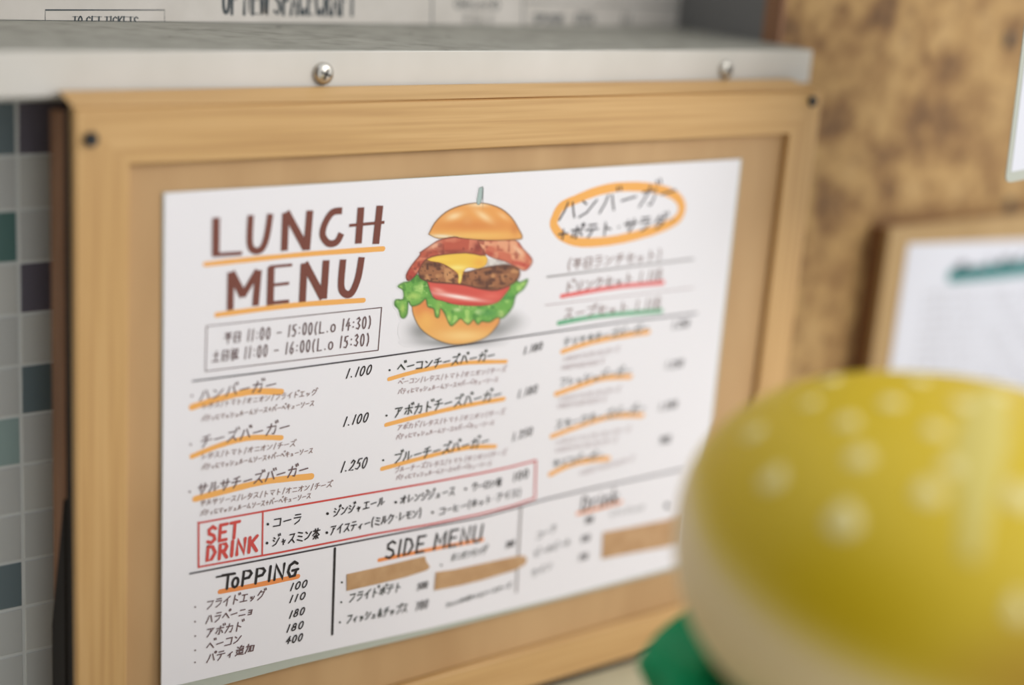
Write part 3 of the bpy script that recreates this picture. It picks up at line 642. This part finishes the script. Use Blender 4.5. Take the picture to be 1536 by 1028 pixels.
    blob(400, 215, 50, 22, (248, 216, 168), .85, m, -.3); blob(575, 215, 60, 22, (248, 216, 168), .8, m, .6); blob(690, 215, 36, 14, (244, 196, 140), .7, m, .6); blob(545, 148, 60, 14, (246, 222, 186), .8, m); blob(480, 240, 26, 26, (226, 160, 96), .6, m); blob(760, 290, 26, 40, (200, 120, 60), .5, m)
    fill([(548, 48), (573, 48), (558, 136), (534, 136)], (168, 186, 182), soft=3, outline=((96, 104, 100), 3, .5)); blob(570, 90, 4, 50, (70, 70, 70), .6)
    n, mm = X.shape
    vs = [W(*ss.at(580 + X[j, i] / s, 270 + Y[j, i] / s, 0.05)) for j in range(n) for i in range(mm)]
    fs = []
    for j in range(n - 1):
        for i in range(mm - 1):
            if cov[j:j + 2, i:i + 2].max() > 0.03: fs.append((j * mm + i, (j + 1) * mm + i, (j + 1) * mm + i + 1, j * mm + i + 1))
    m_ = bpy.data.materials.new('burger_print'); m_.use_nodes = True; nt = m_.node_tree; b = nt.nodes['Principled BSDF']; b.inputs['Roughness'].default_value = 0.55
    at = nt.nodes.new('ShaderNodeVertexColor'); at.layer_name = 'print'; nt.links.new(at.outputs[0], b.inputs['Base Color'])
    o = obj('burger_drawing', vs, fs, m_, smooth=True)
    ca = o.data.color_attributes.new('print', 'FLOAT_COLOR', 'POINT')
    c = np.clip(img / 255, 0, 1); c = np.where(c <= 0.04045, c / 12.92, ((c + 0.055) / 1.055) ** 2.4)
    ca.data.foreach_set('color', np.concatenate([c, np.ones(c.shape[:2] + (1,))], 2).reshape(-1).astype(np.float32))
    keep(o, menu); o['label'] = 'coloured drawing of a tall bacon cheeseburger on a skewer'
burger_drawing()

# ------------------------------------------------------------------ second board, at the right on the particle board
NB = 20.0
bx0, bd0 = un(1336, 343, NB)
b2 = empty('notice_board', W(bx0 + 90, bd0 + 240, NB + 8)); tag(b2, 'pale wooden board on the particle board wall, behind the yellow bun', 'board')
M['board2'] = mat('pale_plywood', (172, 140, 92), 0.6, noise=((40, 40, 10), [(0.3, (164, 132, 84)), (0.7, (180, 148, 100))], 3))
M['board2_edge'] = mat('plywood_edge', (128, 90, 56), 0.8)
keep(box('board_face', bx0, bx0 + 200, bd0, bd0 + 190, NB, NB + 4, M['board2'], bev=0.4), b2)
keep(box('board_edge', bx0 + 0.8, bx0 + 199, bd0 + 0.8, bd0 + 189, NB + 4, 34.8, M['board2_edge']), b2)
s2 = Surf(lambda x, d: NB - 0.4)
n2 = empty('notice_sheet', W(bx0 + 100, bd0 + 170, NB)); tag(n2, 'white printed notice with a teal highlighted heading on the pale board', 'notice')
pp = [un(1363, 366, NB - .4), un(1640, 357, NB - .4), un(1600, 640, NB - .4), un(1322, 640, NB - .4)]
vs = [W(x, d, NB - .4) for x, d in pp] + [W(x, d, NB - .02) for x, d in pp]
M['notice'] = mat('notice_paper', (212, 212, 220), 0.6)
keep(obj('paper', vs, [(0, 3, 2, 1)] + [(i, (i + 1) % 4, 4 + (i + 1) % 4, 4 + i) for i in range(4)], M['notice']), n2)
k = Ink(s2, 0.15); k.stroke([(1428, 414), (1480, 409), (1570, 399)], 22); k.build('highlight_stroke', M['teal'], n2)
k = Ink(s2, 0.3); write(k, 'ホットサイド', (1432, 414), (1560, 400), 22, 4.5); k.build('heading_lettering', M['line_ink'], n2)
k = Ink(s2, 0.2)
for j in range(11): write(k, 'レタストマトソースチーズオニオン'[: 16 - (j * 5) % 4], (1385 - j * 2.2, 446 + j * 15), (1590 - j * 2, 440 + j * 15), 9, 1.2)
k.build('body_lettering', M['grey_ink'], n2)
black_screw(1514, 309, 35, 4.6, 'black screw in the particle board wall just above the notice board')
black_screw(1513, 60, 35, 4.2, 'black screw high in the particle board wall beside the hanging card')

# ------------------------------------------------------------------ laminated card hanging at the right
NC = -112.0
card = empty('hanging_card', W(370, -20, NC)); tag(card, 'white laminated card with rounded corner hanging in front of the particle board', 'card')
def card_poly(pts, n0, n1, m, name):
    a = [W(*un(x, y, n0), n0) for x, y in pts]
    b = [W(*un(x, y, n0), n1) for x, y in pts]; n = len(a)
    keep(obj(name, a + b, [tuple(range(n)), tuple(range(2 * n - 1, n - 1, -1))] + [(i, (i + 1) % n, n + (i + 1) % n, n + i) for i in range(n)], m), card)
M['card_film'] = mat('card_film', (176, 178, 166), 0.3); M['card'] = mat('card_paper', (212, 212, 220), 0.5)
card_poly([(1571, -230), (1509.5, 262), (1509.2, 268), (1511, 272.5), (1516, 273.5), (1760, 225), (1820, -240)], NC, NC + .5, M['card_film'], 'laminate_film')
card_poly([(1577, -228), (1517, 258), (1750, 214), (1810, -238)], NC - .15, NC + .1, M['card'], 'paper')

# ------------------------------------------------------------------ burger figure in the foreground
def cp(px, py, z):                          # photo pixel at depth z (mm along the view axis), wall frame
    return CM + ray(px, py) * z
ZC = 482.0
BC = cp(1398, 838, ZC)
k_ = ZC / FPX
ax_r, ax_u, ax_f = RM[0], -RM[1], RM[2]
upw = np.array([0, -1.0, 0])                # true up
er = np.array([RM[0][0], 0, RM[0][2]]); er /= np.linalg.norm(er)       # level, across the view
ef = np.cross(er, upw); ef /= np.linalg.norm(ef)
if ef @ RM[2] < 0: ef = -ef
RA, RB, RD = 384 * k_, 258 * k_, 80.0
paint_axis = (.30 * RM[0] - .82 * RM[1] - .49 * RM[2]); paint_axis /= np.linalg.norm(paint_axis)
def bun_pt(u):                              # unit direction in (right, up, forward) -> wall frame; slightly squared-off bun profile
    r = (abs(u[0]) ** 2.25 + abs(u[1]) ** 2.25 + abs(u[2]) ** 2.25) ** (-1 / 2.25)
    v = np.array(u) * r
    return BC + er * v[0] * RA + upw * v[1] * RB + ef * v[2] * RD
fig = empty('burger_figure', W(BC[0], 300, BC[2]))
tag(fig, 'large out-of-focus yellow burger figure with pale sesame seeds, close to the lens', 'figurine')
vs, fs, cols = [], [], []
NU, NV = 96, 60
for j in range(NV + 1):
    th = math.pi * j / NV
    for i in range(NU):
        ph = 2 * math.pi * i / NU; u = (math.sin(th) * math.cos(ph), math.cos(th), math.sin(th) * math.sin(ph))
        p = bun_pt(u); vs.append(W(*p))
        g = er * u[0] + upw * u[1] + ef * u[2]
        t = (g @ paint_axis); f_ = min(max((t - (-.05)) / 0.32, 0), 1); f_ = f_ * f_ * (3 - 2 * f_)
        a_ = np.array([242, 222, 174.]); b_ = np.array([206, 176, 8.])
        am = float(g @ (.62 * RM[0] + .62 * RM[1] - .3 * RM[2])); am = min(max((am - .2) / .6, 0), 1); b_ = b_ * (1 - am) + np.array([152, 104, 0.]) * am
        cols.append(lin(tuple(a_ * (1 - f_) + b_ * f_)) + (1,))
for j in range(NV):
    for i in range(NU): fs.append((j * NU + i, j * NU + (i + 1) % NU, (j + 1) * NU + (i + 1) % NU, (j + 1) * NU + i))
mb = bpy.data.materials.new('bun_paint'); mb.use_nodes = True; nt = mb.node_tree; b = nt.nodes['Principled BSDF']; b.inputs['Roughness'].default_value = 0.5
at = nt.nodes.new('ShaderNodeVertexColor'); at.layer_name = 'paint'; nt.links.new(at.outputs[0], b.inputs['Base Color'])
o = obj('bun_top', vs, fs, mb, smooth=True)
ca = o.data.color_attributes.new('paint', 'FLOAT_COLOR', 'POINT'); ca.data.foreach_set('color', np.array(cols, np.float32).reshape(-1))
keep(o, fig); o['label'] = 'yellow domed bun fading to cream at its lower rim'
# sesame seeds
M['seed'] = mat('seed', (228, 214, 146), 0.6)
def bun_hit(px, py):
    d = ray(px, py)
    for z in np.arange(360, 620, 0.5):
        v = CM + d * z - BC; q = (abs(v @ er / RA) ** 2.25 + abs(v @ upw / RB) ** 2.25 + abs(v @ ef / RD) ** 2.25)
        if q <= 1:
            vv = np.array([v @ er, v @ upw, v @ ef]); g = np.sign(vv) * np.abs(vv / [RA, RB, RD]) ** 1.25 / [RA, RB, RD]
            n = er * g[0] + upw * g[1] + ef * g[2]; return CM + d * z, n / np.linalg.norm(n)
    return None
for px, py, sc in ((1129, 652, 1), (1158, 721, 1.15), (1264, 783, 1.25), (1289, 688, 1.1), (1336, 605, 1), (1271, 634, .95), (1246, 572, .9), (1215, 606, .8), (1378, 572, .9), (1392, 741, 1.1), (1402, 646, .95), (1444, 608, 1), (1497, 597, .9), (1426, 702, .95), (1527, 916, 1.1), (1530, 747, 1.2)):
    h = bun_hit(px, py)
    if not h: continue
    p, n = h; tu = RM[1] * -1 + 0; tu = tu - n * (tu @ n); tu /= np.linalg.norm(tu); tr = np.cross(tu, n)
    vs, fs = [], []; NA, NR = 16, 4
    for j in range(NR + 1):
        rr = 1 - j / NR; hh = 1.3 * math.sqrt(max(0, 1 - rr * rr))
        for i in range(NA):
            a = 2 * math.pi * i / NA; x = math.cos(a); y = math.sin(a)
            x *= 4.0 * (1 - 0.42 * max(y, 0) ** 1.0); y *= 4.9 if y > 0 else 3.6
            q = p + (tr * x * rr + tu * y * rr) * sc + n * (hh - .25); vs.append(W(*q))
    for j in range(NR):
        for i in range(NA): fs.append((j * NA + i, j * NA + (i + 1) % NA, (j + 1) * NA + (i + 1) % NA, (j + 1) * NA + i))
    keep(obj('sesame_seed', vs, fs, M['seed'], smooth=True), fig)
# window reflection down the bun at the right, put in as a pale strip
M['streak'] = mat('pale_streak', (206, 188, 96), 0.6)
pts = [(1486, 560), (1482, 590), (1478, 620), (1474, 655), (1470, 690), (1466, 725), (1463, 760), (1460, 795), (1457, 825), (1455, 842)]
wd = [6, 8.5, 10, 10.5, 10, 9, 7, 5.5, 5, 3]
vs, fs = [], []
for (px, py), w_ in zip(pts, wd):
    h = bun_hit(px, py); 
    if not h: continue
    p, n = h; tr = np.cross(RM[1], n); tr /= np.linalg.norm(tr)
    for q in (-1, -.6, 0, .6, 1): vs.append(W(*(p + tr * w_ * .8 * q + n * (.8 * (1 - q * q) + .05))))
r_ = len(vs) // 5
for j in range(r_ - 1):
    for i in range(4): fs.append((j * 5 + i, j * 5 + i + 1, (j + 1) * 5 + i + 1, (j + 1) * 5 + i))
keep(obj('painted_reflection', vs, fs, M['streak'], smooth=True), fig)
# lettuce frill, patty and lower bun under the dome
M['lettuce'] = mat('lettuce_green', (0, 150, 96), 0.7, spec=0.15); M['patty'] = mat('patty_brown', (110, 70, 45), 0.7); M['bun_low'] = mat('bun_lower', (205, 180, 130), 0.5)
def ringmesh(name, rad, d0, d1, m, wave=0.0, nw=9, drop=0.0, ph0=0.0):
    vs, fs = [], []; NA = 120
    prof = [(0.72, d0), (0.96, d0 + (d1 - d0) * .12), (1.0, d0 + (d1 - d0) * .5), (0.95, d0 + (d1 - d0) * .9), (0.7, d1)]
    for j, (rr, dd) in enumerate(prof):
        for i in range(NA):
            a = 2 * math.pi * i / NA; wv = wave * math.sin(nw * a + ph0); r = rad * rr * (1 + (0.06 * wv if wave else 0))
            dz = drop * math.sin(nw * a + ph0) * (rr > .9)
            p = BC + er * r * RA * math.cos(a) + ef * r * RD * math.sin(a); vs.append(W(p[0], BC[1] + dd + dz, p[2]))
    n = len(prof)
    for j in range(n - 1):
        for i in range(NA): fs.append((j * NA + i, j * NA + (i + 1) % NA, (j + 1) * NA + (i + 1) % NA, (j + 1) * NA + i))
    fs.append(tuple(range(NA))); fs.append(tuple(range(n * NA - 1, (n - 1) * NA - 1, -1)))
    keep(obj(name, vs, fs, m, smooth=True), fig)
ringmesh('lettuce', 1.065, 42, 62, M['lettuce'], wave=1.0, nw=7, drop=5, ph0=1.2)
ringmesh('patty', 0.98, 62, 88, M['patty'])
ringmesh('bun_bottom', 1.0, 88, 140, M['bun_low'])
dend = 300 - BC[1]
ringmesh('figure_base', 0.55, 140, dend - 0.5, M['black'])
tag(box('counter', -700, 700, 300, 335, -700, 21, M['counter'], bev=2), 'added unseen pale counter under the burger figure, below the picture', 'counter')  # unseen counter, added to hold the figure and bounce light up onto it
